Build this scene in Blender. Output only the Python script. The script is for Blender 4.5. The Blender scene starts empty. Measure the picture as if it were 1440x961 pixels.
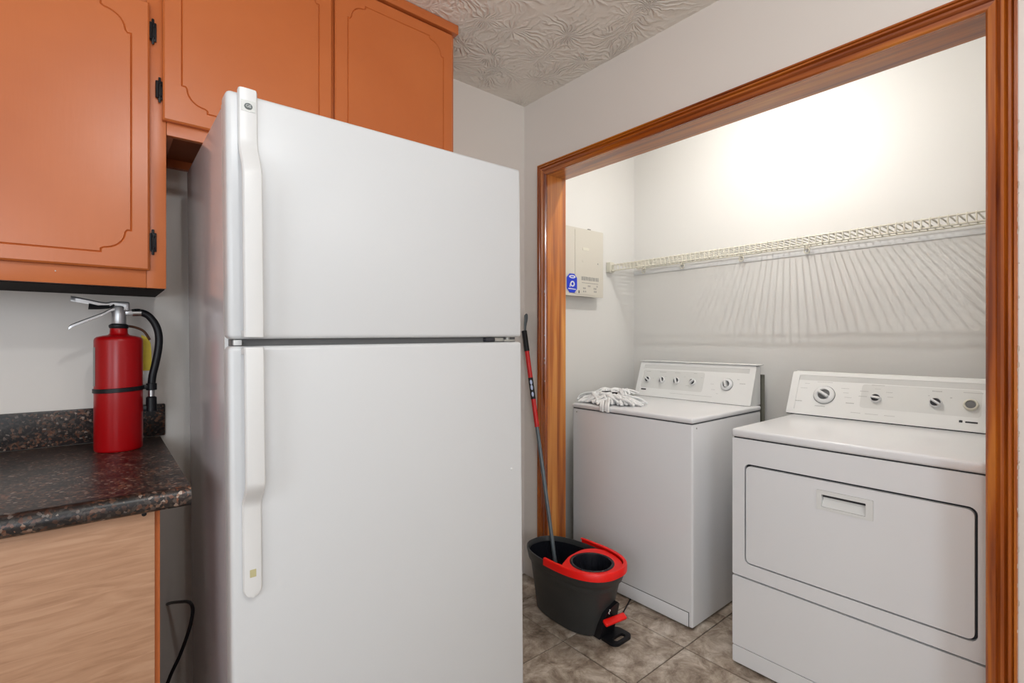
import bpy, bmesh, math, random
from mathutils import Vector, Matrix
from mathutils.geometry import tessellate_polygon
random.seed(7)
S = bpy.context.scene
COL = S.collection
PI = math.pi

# ---------------------------------------------------------------- camera
cam = bpy.data.objects.new('camera', bpy.data.cameras.new('camera'))
COL.objects.link(cam)
cam.location = (0, 0, 1.22)
cam.rotation_euler = (PI / 2, 0, math.radians(50.2 - 90))
cam.data.sensor_width = 36.0
cam.data.lens = 36.0 * 695.0 / 1440.0
cam.data.shift_y = -2.5 / 1440.0
cam.data.clip_start = 0.02
S.camera = cam
# ---------------------------------------------------------------- world, lights, exposure
W = bpy.data.worlds.new('world'); S.world = W; W.use_nodes = True
W.node_tree.nodes['Background'].inputs[0].default_value = (0.75, 0.86, 1.0, 1)
W.node_tree.nodes['Background'].inputs[1].default_value = 1.0
S.view_settings.view_transform = 'Standard'
S.view_settings.look = 'None'
S.view_settings.gamma = 1.0
S.view_settings.use_curve_mapping = False
S.view_settings.exposure = -0.20

def light(name, kind, loc, power, color=(1, 1, 1), size=0.1, rot=(0, 0, 0), size_y=None):
    d = bpy.data.lights.new(name, kind); d.energy = power; d.color = color
    if kind == 'AREA':
        d.size = size
        if size_y: d.shape = 'RECTANGLE'; d.size_y = size_y
    else: d.shadow_soft_size = size
    o = bpy.data.objects.new(name, d); COL.objects.link(o); o.location = loc; o.rotation_euler = rot
    return o
light('kitchen_ceiling_light', 'POINT', (0.19, -0.05, 2.20), 17, (0.95, 0.98, 1.0), 0.05)
light('alcove_ceiling_light', 'POINT', (1.98, 1.02, 2.36), 17.5, (1.0, 1.0, 1.0), 0.008)
light('kitchen_far_fill', 'POINT', (1.0, -1.1, 2.05), 11, (0.97, 0.98, 1.0), 0.12)  # added fill lamp for the upper walls and ceiling, no known fixture
light('left_fill_light', 'AREA', (-1.84, -0.35, 1.5), 14, (0.86, 0.93, 1.0), 1.2, (0, -PI / 2, 0), 1.1)  # added fill light in front of the left wall
light('window_daylight_front', 'AREA', (-0.95, -1.74, 1.5), 32, (0.84, 0.92, 1.0), 1.0, (PI / 2, 0, 0), 1.1)

# ---------------------------------------------------------------- materials
def mat(name, col, rough=0.5, metal=0.0, coat=0.0, bump=None, var=None, spec=0.5, emit=None):
    """bump=(scale,strength,distance); var=(scale,amount)"""
    m = bpy.data.materials.new(name); m.use_nodes = True
    nt = m.node_tree; b = nt.nodes['Principled BSDF']
    b.inputs['Roughness'].default_value = rough; b.inputs['Metallic'].default_value = metal
    b.inputs['Coat Weight'].default_value = coat; b.inputs['Coat Roughness'].default_value = 0.12
    b.inputs['Specular IOR Level'].default_value = spec
    tc = nt.nodes.new('ShaderNodeTexCoord')
    n = nt.nodes.new('ShaderNodeTexNoise'); n.inputs['Scale'].default_value = (var or (6, 0))[0]; n.inputs['Detail'].default_value = 4
    nt.links.new(tc.outputs['Object'], n.inputs['Vector'])
    r = nt.nodes.new('ShaderNodeMix'); r.data_type = 'RGBA'
    a = (var or (6, 0.03))[1]
    r.inputs[6].default_value = (*[max(0, c * (1 - a)) for c in col], 1)
    r.inputs[7].default_value = (*[min(1, c * (1 + a)) for c in col], 1)
    nt.links.new(n.outputs['Fac'], r.inputs[0]); nt.links.new(r.outputs[2], b.inputs['Base Color'])
    if bump:
        n2 = nt.nodes.new('ShaderNodeTexNoise'); n2.inputs['Scale'].default_value = bump[0]; n2.inputs['Detail'].default_value = 3
        nt.links.new(tc.outputs['Object'], n2.inputs['Vector'])
        bp = nt.nodes.new('ShaderNodeBump'); bp.inputs['Strength'].default_value = bump[1]; bp.inputs['Distance'].default_value = bump[2]
        nt.links.new(n2.outputs['Fac'], bp.inputs['Height']); nt.links.new(bp.outputs['Normal'], b.inputs['Normal'])
    return m

def ramp(nt, src, stops):
    r = nt.nodes.new('ShaderNodeValToRGB'); e = r.color_ramp.elements
    while len(e) < len(stops): e.new(0.5)
    for k, (p, c) in enumerate(stops):
        e[k].position = p; e[k].color = (*c, 1)
    nt.links.new(src, r.inputs[0]); return r

def wood(name, stops, scale, rough=0.25, coat=0.5, dist=0.6, bump=0.15, bdist=0.0006, waxis=None, wscale=9, wdist=4):
    m = bpy.data.materials.new(name); m.use_nodes = True; nt = m.node_tree; b = nt.nodes['Principled BSDF']
    b.inputs['Roughness'].default_value = rough; b.inputs['Coat Weight'].default_value = coat; b.inputs['Coat Roughness'].default_value = 0.15
    g = nt.nodes.new('ShaderNodeNewGeometry'); mp = nt.nodes.new('ShaderNodeMapping'); mp.inputs['Scale'].default_value = scale
    nt.links.new(g.outputs['Position'], mp.inputs['Vector'])
    n = nt.nodes.new('ShaderNodeTexNoise'); n.inputs['Scale'].default_value = 1; n.inputs['Detail'].default_value = 7; n.inputs['Distortion'].default_value = dist
    nt.links.new(mp.outputs['Vector'], n.inputs['Vector'])
    r = ramp(nt, n.outputs['Fac'], stops); nt.links.new(r.outputs[0], b.inputs['Base Color'])
    bp = nt.nodes.new('ShaderNodeBump'); bp.inputs['Strength'].default_value = bump; bp.inputs['Distance'].default_value = bdist
    nt.links.new(n.outputs['Fac'], bp.inputs['Height']); nt.links.new(bp.outputs['Normal'], b.inputs['Normal'])
    return m

M = {}
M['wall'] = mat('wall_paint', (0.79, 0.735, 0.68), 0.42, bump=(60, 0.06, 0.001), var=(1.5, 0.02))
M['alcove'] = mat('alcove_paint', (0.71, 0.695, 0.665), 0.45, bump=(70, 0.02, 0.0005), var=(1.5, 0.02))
M['enamel'] = mat('white_enamel', (0.84, 0.84, 0.85), 0.28, coat=0.2, var=(2, 0.015))
M['fridgewhite'] = mat('fridge_white', (0.69, 0.70, 0.71), 0.34, coat=0.0, bump=(420, 0.10, 0.0004), var=(2, 0.01))
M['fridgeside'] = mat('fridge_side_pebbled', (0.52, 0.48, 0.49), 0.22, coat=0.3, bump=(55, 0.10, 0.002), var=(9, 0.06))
M['plasticwhite'] = mat('white_plastic', (0.75, 0.75, 0.745), 0.35, var=(8, 0.02))
M['consolewhite'] = mat('console_white', (0.80, 0.80, 0.78), 0.32, var=(8, 0.01))
M['consolegrey'] = mat('console_print_shade_grey', (0.69, 0.69, 0.665), 0.4)
M['printgrey'] = mat('print_grey', (0.22, 0.22, 0.21), 0.6)
M['printfaint'] = mat('print_faint', (0.45, 0.45, 0.43), 0.6)
M['black'] = mat('black_plastic', (0.008, 0.008, 0.010), 0.38, spec=0.3)
M['seam'] = mat('dark_seam', (0.03, 0.03, 0.035), 0.7)
M['gasket'] = mat('grey_gasket', (0.13, 0.13, 0.13), 0.6)
M['hingegrey'] = mat('hinge_grey', (0.42, 0.41, 0.38), 0.4, metal=0.3)
M['orange'] = None
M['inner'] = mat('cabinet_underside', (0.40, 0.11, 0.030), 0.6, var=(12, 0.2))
M['undershade'] = mat('cabinet_underside_shade', (0.012, 0.007, 0.006), 0.8, spec=0.2)  # near-black: the shade under the tall cabinet put into the colour
M['red'] = mat('extinguisher_red', (0.38, 0.002, 0.004), 0.28, spec=0.35, var=(5, 0.08))
M['redplastic'] = mat('red_plastic', (0.93, 0.008, 0.004), 0.35, var=(6, 0.05))
M['redgrip'] = mat('red_grip', (0.55, 0.008, 0.008), 0.35, var=(6, 0.05))
M['bucket'] = mat('bucket_charcoal', (0.036, 0.038, 0.038), 0.42, bump=(300, 0.05, 0.0004), var=(7, 0.1))
M['bucketdark'] = mat('bucket_inner', (0.012, 0.013, 0.018), 0.22)
M['teal'] = mat('pole_grey', (0.13, 0.155, 0.17), 0.35, metal=0.3)
M['aluminium'] = mat('brushed_aluminium', (0.50, 0.50, 0.51), 0.33, metal=0.75, var=(20, 0.12))
M['steel'] = mat('steel', (0.5, 0.5, 0.5), 0.3, metal=1.0)
M['yellow'] = mat('yellow_tag', (0.62, 0.46, 0.03), 0.6, var=(60, 0.12))
M['paper'] = mat('white_paper', (0.72, 0.72, 0.70), 0.6)
M['cream'] = mat('cream_enamel', (0.60, 0.565, 0.49), 0.4, var=(4, 0.03))
M['creamplastic'] = mat('cream_vinyl', (0.66, 0.63, 0.53), 0.4, var=(8, 0.04))
M['blue'] = mat('blue_sticker', (0.005, 0.035, 0.55), 0.4)
M['cotton'] = mat('white_cotton', (0.84, 0.84, 0.83), 0.9, bump=(500, 0.5, 0.001), var=(40, 0.06))
M['hose'] = mat('drain_hose', (0.16, 0.155, 0.12), 0.5)
M['grout'] = mat('grout', (0.10, 0.075, 0.058), 0.8, var=(14, 0.2))
M['chip'] = mat('bare_paint_chip', (0.50, 0.40, 0.32), 0.6)
M['badge'] = mat('badge_silver', (0.48, 0.49, 0.48), 0.3, metal=0.5)
M['badgedark'] = mat('badge_dark', (0.09, 0.11, 0.11), 0.3)
M['khaki'] = mat('khaki_sticker', (0.55, 0.50, 0.27), 0.5)
M['winframe'] = mat('window_frame_white', (0.8, 0.8, 0.8), 0.4)

def orange_mat():
    m = bpy.data.materials.new('terracotta_paint'); m.use_nodes = True; nt = m.node_tree; b = nt.nodes['Principled BSDF']
    b.inputs['Roughness'].default_value = 0.33; b.inputs['Specular IOR Level'].default_value = 0.55
    g = nt.nodes.new('ShaderNodeNewGeometry')
    n = nt.nodes.new('ShaderNodeTexNoise'); n.inputs['Scale'].default_value = 3.0; n.inputs['Detail'].default_value = 5
    nt.links.new(g.outputs['Position'], n.inputs['Vector'])
    r = ramp(nt, n.outputs['Fac'], [(0.3, (0.52, 0.130, 0.030)), (0.7, (0.59, 0.160, 0.040))])
    nt.links.new(r.outputs[0], b.inputs['Base Color'])
    mp = nt.nodes.new('ShaderNodeMapping'); mp.inputs['Scale'].default_value = (90, 90, 9)
    nt.links.new(g.outputs['Position'], mp.inputs['Vector'])
    n2 = nt.nodes.new('ShaderNodeTexNoise'); n2.inputs['Scale'].default_value = 1; n2.inputs['Detail'].default_value = 4
    nt.links.new(mp.outputs['Vector'], n2.inputs['Vector'])
    bp = nt.nodes.new('ShaderNodeBump'); bp.inputs['Strength'].default_value = 0.16; bp.inputs['Distance'].default_value = 0.0012
    nt.links.new(n2.outputs['Fac'], bp.inputs['Height']); nt.links.new(bp.outputs['Normal'], b.inputs['Normal'])
    return m
M['orange'] = orange_mat()
TR = [(0.28, (0.14, 0.020, 0.004)), (0.5, (0.36, 0.080, 0.008)), (0.72, (0.58, 0.180, 0.016))]
JB = [(0.30, (0.22, 0.045, 0.006)), (0.5, (0.50, 0.15, 0.018)), (0.70, (0.70, 0.31, 0.065))]
M['trim_v'] = wood('stained_casing_upright', TR, (45, 45, 1.6), 0.2, 0.7)
M['trim_h'] = wood('stained_casing_head', TR, (45, 1.6, 45), 0.2, 0.7)
M['jamb_v'] = wood('stained_jamb_upright', JB, (28, 28, 1.1), 0.3, 0.5)
M['jamb_h'] = wood('stained_jamb_head', JB, (28, 1.1, 28), 0.3, 0.5)
def ply():
    m = wood('bare_plywood', [(0.2, (0.34, 0.175, 0.095)), (0.5, (0.45, 0.25, 0.145)), (0.8, (0.53, 0.315, 0.195))], (8, 8, 75), 0.55, 0.0, 1.3, 0.5, 0.0012)
    mp = [n for n in m.node_tree.nodes if n.type == 'MAPPING'][0]
    mp.inputs['Rotation'].default_value = (0, math.radians(5), 0)
    return m
M['ply'] = ply()

def granite():
    m = bpy.data.materials.new('speckled_laminate'); m.use_nodes = True; nt = m.node_tree; b = nt.nodes['Principled BSDF']
    b.inputs['Roughness'].default_value = 0.34
    g = nt.nodes.new('ShaderNodeNewGeometry')
    v = nt.nodes.new('ShaderNodeTexVoronoi'); v.inputs['Scale'].default_value = 190
    n = nt.nodes.new('ShaderNodeTexNoise'); n.inputs['Scale'].default_value = 20; n.inputs['Detail'].default_value = 5
    nt.links.new(g.outputs['Position'], n.inputs['Vector'])
    mx = nt.nodes.new('ShaderNodeVectorMath'); mx.operation = 'MULTIPLY_ADD'
    mx.inputs[1].default_value = (0.012, 0.012, 0.012)
    nt.links.new(n.outputs['Color'], mx.inputs[0]); nt.links.new(g.outputs['Position'], mx.inputs[2])
    nt.links.new(mx.outputs[0], v.inputs['Vector'])
    sp = nt.nodes.new('ShaderNodeSeparateColor'); nt.links.new(v.outputs['Color'], sp.inputs[0])
    r = ramp(nt, sp.outputs[0], [(0.0, (0.008, 0.008, 0.010)), (0.45, (0.022, 0.017, 0.016)), (0.66, (0.075, 0.065, 0.06)), (0.82, (0.12, 0.045, 0.024)), (0.94, (0.20, 0.12, 0.08)), (1.0, (0.34, 0.31, 0.28))])
    r2 = ramp(nt, n.outputs['Fac'], [(0.35, (0.35, 0.33, 0.34)), (0.65, (1.25, 1.1, 1.0))])
    mm = nt.nodes.new('ShaderNodeMix'); mm.data_type = 'RGBA'; mm.blend_type = 'MULTIPLY'; mm.inputs[0].default_value = 1
    nt.links.new(r.outputs[0], mm.inputs[6]); nt.links.new(r2.outputs[0], mm.inputs[7])
    nt.links.new(mm.outputs[2], b.inputs['Base Color'])
    bp = nt.nodes.new('ShaderNodeBump'); bp.inputs['Strength'].default_value = 0.12; bp.inputs['Distance'].default_value = 0.001
    nt.links.new(n.outputs['Fac'], bp.inputs['Height']); nt.links.new(bp.outputs['Normal'], b.inputs['Normal'])
    return m
M['granite'] = granite()

def tile_mat():
    m = bpy.data.materials.new('stone_look_tile'); m.use_nodes = True; nt = m.node_tree; b = nt.nodes['Principled BSDF']
    b.inputs['Roughness'].default_value = 0.38
    g = nt.nodes.new('ShaderNodeNewGeometry'); oi = nt.nodes.new('ShaderNodeObjectInfo')
    ad = nt.nodes.new('ShaderNodeVectorMath'); ad.operation = 'MULTIPLY_ADD'; ad.inputs[1].default_value = (7, 3, 5)
    nt.links.new(oi.outputs['Random'], ad.inputs[0]); nt.links.new(g.outputs['Position'], ad.inputs[2])
    n = nt.nodes.new('ShaderNodeTexNoise'); n.inputs['Scale'].default_value = 12; n.inputs['Detail'].default_value = 12; n.inputs['Roughness'].default_value = 0.72; n.inputs['Distortion'].default_value = 0.5
    nt.links.new(ad.outputs[0], n.inputs['Vector'])
    r = ramp(nt, n.outputs['Fac'], [(0.32, (0.11, 0.075, 0.055)), (0.44, (0.29, 0.225, 0.17)), (0.53, (0.44, 0.365, 0.29)), (0.66, (0.68, 0.61, 0.53))])
    nt.links.new(r.outputs[0], b.inputs['Base Color'])
    n2 = nt.nodes.new('ShaderNodeTexNoise'); n2.inputs['Scale'].default_value = 45; n2.inputs['Detail'].default_value = 4
    nt.links.new(ad.outputs[0], n2.inputs['Vector'])
    bp = nt.nodes.new('ShaderNodeBump'); bp.inputs['Strength'].default_value = 0.3; bp.inputs['Distance'].default_value = 0.002
    nt.links.new(n2.outputs['Fac'], bp.inputs['Height']); nt.links.new(bp.outputs['Normal'], b.inputs['Normal'])
    return m
M['tile'] = tile_mat()

def ceiling_mat():
    m = bpy.data.materials.new('stomped_ceiling'); m.use_nodes = True; nt = m.node_tree; b = nt.nodes['Principled BSDF']
    b.inputs['Roughness'].default_value = 0.75; b.inputs['Base Color'].default_value = (0.86, 0.81, 0.735, 1)
    g = nt.nodes.new('ShaderNodeNewGeometry')
    nz = nt.nodes.new('ShaderNodeTexNoise'); nz.inputs['Scale'].default_value = 15; nz.inputs['Detail'].default_value = 3
    nt.links.new(g.outputs['Position'], nz.inputs['Vector'])
    def N(op, a, bb=None, cc=None):
        x = nt.nodes.new('ShaderNodeMath'); x.operation = op
        for k, s in enumerate((a, bb, cc)):
            if s is None: continue
            if isinstance(s, (int, float)): x.inputs[k].default_value = s
            else: nt.links.new(s, x.inputs[k])
        return x.outputs[0]
    nw = nt.nodes.new('ShaderNodeTexNoise'); nw.inputs['Scale'].default_value = 5; nw.inputs['Detail'].default_value = 2
    nt.links.new(g.outputs['Position'], nw.inputs['Vector'])
    warp = nt.nodes.new('ShaderNodeVectorMath'); warp.operation = 'MULTIPLY_ADD'; warp.inputs[1].default_value = (0.22, 0.22, 0)
    nt.links.new(nw.outputs['Color'], warp.inputs[0]); nt.links.new(g.outputs['Position'], warp.inputs[2])
    total = None
    for sc, off, spokes in ((4.2, 0.0, 15), (4.9, 3.7, 19)):
        ad = nt.nodes.new('ShaderNodeVectorMath'); ad.operation = 'ADD'; ad.inputs[1].default_value = (off, off * 1.3, 0)
        nt.links.new(warp.outputs[0], ad.inputs[0])
        v = nt.nodes.new('ShaderNodeTexVoronoi'); v.voronoi_dimensions = '2D'; v.inputs['Scale'].default_value = sc
        nt.links.new(ad.outputs[0], v.inputs['Vector'])
        sb = nt.nodes.new('ShaderNodeVectorMath'); sb.operation = 'SUBTRACT'
        nt.links.new(ad.outputs[0], sb.inputs[0]); nt.links.new(v.outputs['Position'], sb.inputs[1])
        sx = nt.nodes.new('ShaderNodeSeparateXYZ'); nt.links.new(sb.outputs[0], sx.inputs[0])
        ang = N('ARCTAN2', sx.outputs[1], sx.outputs[0])
        wob = N('MULTIPLY', nz.outputs['Fac'], 13.0)
        w = N('SINE', N('MULTIPLY_ADD', ang, spokes, wob))
        w = N('POWER', N('MULTIPLY_ADD', w, 0.5, 0.5), 2.2)
        d = v.outputs['Distance']
        mask = N('MULTIPLY', N('SMOOTH_MIN', N('MULTIPLY', d, 5.0), 1.0, 0.2), N('MAXIMUM', N('MULTIPLY_ADD', d, -1.5, 1.1), 0.0))
        w = N('MULTIPLY', w, mask)
        total = w if total is None else N('MAXIMUM', total, w)
    nb = nt.nodes.new('ShaderNodeTexNoise'); nb.inputs['Scale'].default_value = 6; nt.links.new(g.outputs['Position'], nb.inputs['Vector'])
    total = N('MULTIPLY', total, N('MULTIPLY_ADD', nb.outputs['Fac'], 2.2, -0.45))
    total = N('MULTIPLY_ADD', nz.outputs['Fac'], 0.5, total)
    bp = nt.nodes.new('ShaderNodeBump'); bp.inputs['Strength'].default_value = 0.8; bp.inputs['Distance'].default_value = 0.009
    nt.links.new(total, bp.inputs['Height']); nt.links.new(bp.outputs['Normal'], b.inputs['Normal'])
    return m
M['ceiling'] = ceiling_mat()

# ---------------------------------------------------------------- mesh helpers (all in world metres)
def T(bm, verts, mx):
    bmesh.ops.transform(bm, matrix=mx, verts=verts)
def box(bm, x0, x1, y0, y1, z0, z1, bev=0.0, seg=2, mx=None):
    t = bmesh.new()
    vs = [t.verts.new((x, y, z)) for x in (x0, x1) for y in (y0, y1) for z in (z0, z1)]
    for f in ((0, 1, 3, 2), (4, 6, 7, 5), (0, 4, 5, 1), (2, 3, 7, 6), (0, 2, 6, 4), (1, 5, 7, 3)): t.faces.new([vs[i] for i in f])
    if bev > 0: bmesh.ops.bevel(t, geom=t.edges[:], offset=bev, segments=seg, affect='EDGES', profile=0.5)
    merge(bm, t, mx); return bm
def merge(bm, t, mx=None):
    if mx is not None: bmesh.ops.transform(t, matrix=mx, verts=t.verts[:])
    me = bpy.data.meshes.new('tmp'); t.to_mesh(me); t.free(); bm.from_mesh(me); bpy.data.meshes.remove(me)
def frame_from(d):
    d = Vector(d).normalized(); u = Vector((0, 0, 1)) if abs(d.z) < 0.95 else Vector((1, 0, 0))
    a = d.cross(u).normalized(); b = a.cross(d).normalized(); return a, b
def tube(bm, pts, r, seg=10, caps=True, sx=1.0):
    pts = [Vector(p) for p in pts]; n = len(pts); rs = r if isinstance(r, (list, tuple)) else [r] * n
    rings = []; pa = None
    for i, p in enumerate(pts):
        d = (pts[min(i + 1, n - 1)] - pts[max(i - 1, 0)])
        if d.length < 1e-9: d = Vector((0, 0, 1))
        d.normalize()
        if pa is None: a, b = frame_from(d)
        else:
            a = (pa - d * pa.dot(d)).normalized(); b = a.cross(d).normalized()
        pa = a
        rings.append([bm.verts.new(p + (a * math.cos(t) * sx + b * math.sin(t)) * rs[i]) for t in [2 * PI * k / seg for k in range(seg)]])
    for i in range(n - 1):
        for k in range(seg):
            bm.faces.new((rings[i][k], rings[i][(k + 1) % seg], rings[i + 1][(k + 1) % seg], rings[i + 1][k]))
    if caps: bm.faces.new(rings[0][::-1]); bm.faces.new(rings[-1])
    return bm
def smooth_path(pts, n=6):
    P = [Vector(p) for p in pts]; out = []
    for i in range(len(P) - 1):
        p0 = P[max(i - 1, 0)]; p1 = P[i]; p2 = P[i + 1]; p3 = P[min(i + 2, len(P) - 1)]
        for k in range(n):
            t = k / n
            out.append(0.5 * ((2 * p1) + (p2 - p0) * t + (2 * p0 - 5 * p1 + 4 * p2 - p3) * t * t + (3 * p1 - p0 - 3 * p2 + p3) * t ** 3))
    out.append(P[-1]); return out
def lathe(bm, prof, mx=None, seg=40):
    """prof: (r,z) list; closed at r=0 ends if r==0"""
    t = bmesh.new(); rings = []
    for r, z in prof:
        if r < 1e-6: rings.append([t.verts.new((0, 0, z))])
        else: rings.append([t.verts.new((r * math.cos(2 * PI * k / seg), r * math.sin(2 * PI * k / seg), z)) for k in range(seg)])
    for a, b in zip(rings[:-1], rings[1:]):
        for k in range(seg):
            k2 = (k + 1) % seg
            if len(a) == 1 and len(b) == 1: continue
            if len(a) == 1: t.faces.new((a[0], b[k2], b[k]))
            elif len(b) == 1: t.faces.new((a[k], a[k2], b[0]))
            else: t.faces.new((a[k], a[k2], b[k2], b[k]))
    bmesh.ops.recalc_face_normals(t, faces=t.faces[:])
    merge(bm, t, mx); return bm
def slab(bm, outer, holes, d0, d1, fn, bev=0.0):
    """polygon (2D) with holes extruded between depths d0 (front) and d1; fn(a,b,d)->xyz"""
    loops = [outer] + list(holes)
    tri = tessellate_polygon([[Vector((a, b, 0)) for a, b in L] for L in loops])
    flat = [p for L in loops for p in L]
    t = bmesh.new()
    f_ = [t.verts.new(fn(a, b, d0)) for a, b in flat]; k_ = [t.verts.new(fn(a, b, d1)) for a, b in flat]
    for q in tri:
        try: t.faces.new([f_[i] for i in q]); t.faces.new([k_[i] for i in reversed(q)])
        except ValueError: pass
    o = 0
    for L in loops:
        n = len(L)
        for i in range(n):
            j = (i + 1) % n
            t.faces.new((f_[o + i], f_[o + j], k_[o + j], k_[o + i]))
        o += n
    bmesh.ops.recalc_face_normals(t, faces=t.faces[:])
    merge(bm, t); return bm
def rrect(a0, a1, b0, b1, r, n=6):
    out = []
    for cx, cy, s in ((a1 - r, b1 - r, 0), (a0 + r, b1 - r, 1), (a0 + r, b0 + r, 2), (a1 - r, b0 + r, 3)):
        for k in range(n + 1):
            t = PI / 2 * (s + k / n); out.append((cx + r * math.cos(t), cy + r * math.sin(t)))
    return out
def circ(cx, cy, r, n=32, ry=None):
    return [(cx + r * math.cos(2 * PI * k / n), cy + (ry or r) * math.sin(2 * PI * k / n)) for k in range(n)]
def offset_poly(P, d):
    """inward offset for CCW polygon"""
    n = len(P); out = []
    for i in range(n):
        p0 = Vector(P[i - 1]); p1 = Vector(P[i]); p2 = Vector(P[(i + 1) % n])
        a = (p1 - p0).normalized(); b = (p2 - p1).normalized()
        na = Vector((-a.y, a.x)); nb = Vector((-b.y, b.x)); m = (na + nb)
        m = m / max(0.35, (1 + na.dot(nb)))
        out.append(tuple(p1 + m * d))
    return out
ORG = {}
def obj(name, bm, m, parent=None, smooth=True, ang=32, loc=None):
    me = bpy.data.meshes.new(name)
    o_ = ORG[parent.name] if parent is not None else Vector(loc or (0, 0, 0))
    bmesh.ops.transform(bm, matrix=Matrix.Translation(-o_), verts=bm.verts[:])
    bm.to_mesh(me); bm.free()
    for p in me.polygons: p.use_smooth = smooth
    if smooth: me.set_sharp_from_angle(angle=math.radians(ang))
    me.materials.append(M[m] if isinstance(m, str) else m)
    o = bpy.data.objects.new(name, me); COL.objects.link(o)
    if parent is not None: o.parent = parent
    else: o.location = o_
    ORG[o.name] = o_.copy()
    return o
def tag(o, label, cat, group=None):
    o['label'] = label; o['category'] = cat
    if group: o['group'] = group
    return o
def thing(name, loc, label, cat, group=None):
    o = bpy.data.objects.new(name, None); COL.objects.link(o); o.location = loc; o.empty_display_size = 0.1
    ORG[o.name] = Vector(loc); return tag(o, label, cat, group)
def struct(name, bm, m, parent=None, smooth=False):
    o = obj(name, bm, m, parent, smooth=smooth)
    if parent is None: o['kind'] = 'structure'
    return o
def B(*a, **k): return box(bmesh.new(), *a, **k)
def text_mesh(txt, size, depth, mx, bm=None):
    cu = bpy.data.curves.new('t', 'FONT'); cu.body = txt; cu.size = size; cu.extrude = depth; cu.align_x = 'CENTER'; cu.align_y = 'CENTER'
    ob = bpy.data.objects.new('t', cu); COL.objects.link(ob)
    dg = bpy.context.evaluated_depsgraph_get(); me = bpy.data.meshes.new_from_object(ob.evaluated_get(dg))
    bpy.data.objects.remove(ob)
    t = bmesh.new(); t.from_mesh(me); bpy.data.meshes.remove(me)
    bm = bm or bmesh.new(); merge(bm, t, mx); return bm

# ================================================================ SETTING
XW, YW, ZC = 1.70, 1.94, 2.435         # opening wall, cabinet wall, ceiling
XB, YA, YR = 2.665, 1.96, 0.06         # alcove back, left, right walls
XL, YF = -1.90, -1.80
struct('wall_back', B(XL - 0.1, XW + 0.12, YW, YW + 0.1, 0, ZC), 'wall')
bm = bmesh.new()
box(bm, XW, XW + 0.12, 1.785, YW, 0, ZC); box(bm, XW, XW + 0.12, YF, 0.17, 0, ZC); box(bm, XW, XW + 0.12, 0.17, 1.785, 2.055, ZC)
struct('wall_right', bm, 'wall')
# back faces inside the alcove are the same wall painted in the alcove colour
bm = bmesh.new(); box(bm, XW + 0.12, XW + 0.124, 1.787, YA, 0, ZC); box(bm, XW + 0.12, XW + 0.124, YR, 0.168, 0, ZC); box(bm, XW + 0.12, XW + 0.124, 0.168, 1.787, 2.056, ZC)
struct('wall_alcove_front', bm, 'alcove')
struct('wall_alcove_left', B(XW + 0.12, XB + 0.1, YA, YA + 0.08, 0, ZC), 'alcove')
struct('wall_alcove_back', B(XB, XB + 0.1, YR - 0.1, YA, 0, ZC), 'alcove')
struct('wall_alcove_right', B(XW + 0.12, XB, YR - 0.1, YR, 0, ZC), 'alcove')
bm = bmesh.new()   # left wall with a hole for the added window
slab(bm, [(YF - 0.1, 0), (YW, 0), (YW, ZC), (YF - 0.1, ZC)], [[(-0.95, 0.95), (-0.95, 2.05), (0.25, 2.05), (0.25, 0.95)]], XL, XL - 0.1, lambda a, b, d: (d, a, b))
struct('wall_left', bm, 'wall')
bm = bmesh.new()
slab(bm, [(XL, 0), (XW + 0.12, 0), (XW + 0.12, ZC), (XL, ZC)], [[(-1.50, 0.95), (-1.50, 2.05), (-0.40, 2.05), (-0.40, 0.95)]], YF, YF - 0.1, lambda a, b, d: (a, d, b))
struct('wall_front', bm, 'wall')
def window(name, fn, a0, a1):
    bm = bmesh.new(); slab(bm, [(a0, 0.95), (a1, 0.95), (a1, 2.05), (a0, 2.05)], [[(a0 + .05, 1.0), (a0 + .05, 1.48), (a1 - .05, 1.48), (a1 - .05, 1.0)], [(a0 + .05, 1.53), (a0 + .05, 2.0), (a1 - .05, 2.0), (a1 - .05, 1.53)]], -0.04, -0.08, fn)
    struct(name, bm, 'winframe')
window('added_window_1', lambda a, b, d: (XL + d, a, b), -0.95, 0.25)  # unseen window, added to go with the left fill light
window('window_2', lambda a, b, d: (a, YF + d, b), -1.50, -0.40)
struct('ceiling', B(XL - 0.1, XB + 0.1, YF - 0.1, YA + 0.08, ZC, ZC + 0.08), 'ceiling')
floor = struct('floor', B(XL - 0.1, XB + 0.1, YF - 0.1, YA + 0.08, -0.06, -0.004), 'grout')
# floor tiles, one object each, sharing three slightly different meshes
P = 0.338; x0g = 1.44; y0g = 1.405; tiles = []
tm = []
for k in range(3):
    bm = bmesh.new(); t = bmesh.new()
    h = (P - 0.0045) / 2; dz = (0, 0.0006, -0.0004)[k]
    vs0 = [t.verts.new((sx * h, sy * h, -0.004)) for sx, sy in ((-1, -1), (1, -1), (1, 1), (-1, 1))]
    vs1 = [t.verts.new((sx * h, sy * h, -0.0012 + dz)) for sx, sy in ((-1, -1), (1, -1), (1, 1), (-1, 1))]
    vs2 = [t.verts.new((sx * (h - .002), sy * (h - .002), dz - 0.0006)) for sx, sy in ((-1, -1), (1, -1), (1, 1), (-1, 1))]
    for i in range(4):
        j = (i + 1) % 4; t.faces.new((vs0[i], vs0[j], vs1[j], vs1[i])); t.faces.new((vs1[i], vs1[j], vs2[j], vs2[i]))
    t.faces.new(vs2); merge(bm, t)
    me = bpy.data.meshes.new('tile'); bm.to_mesh(me); bm.free(); me.materials.append(M['tile']); tm.append(me)
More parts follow.
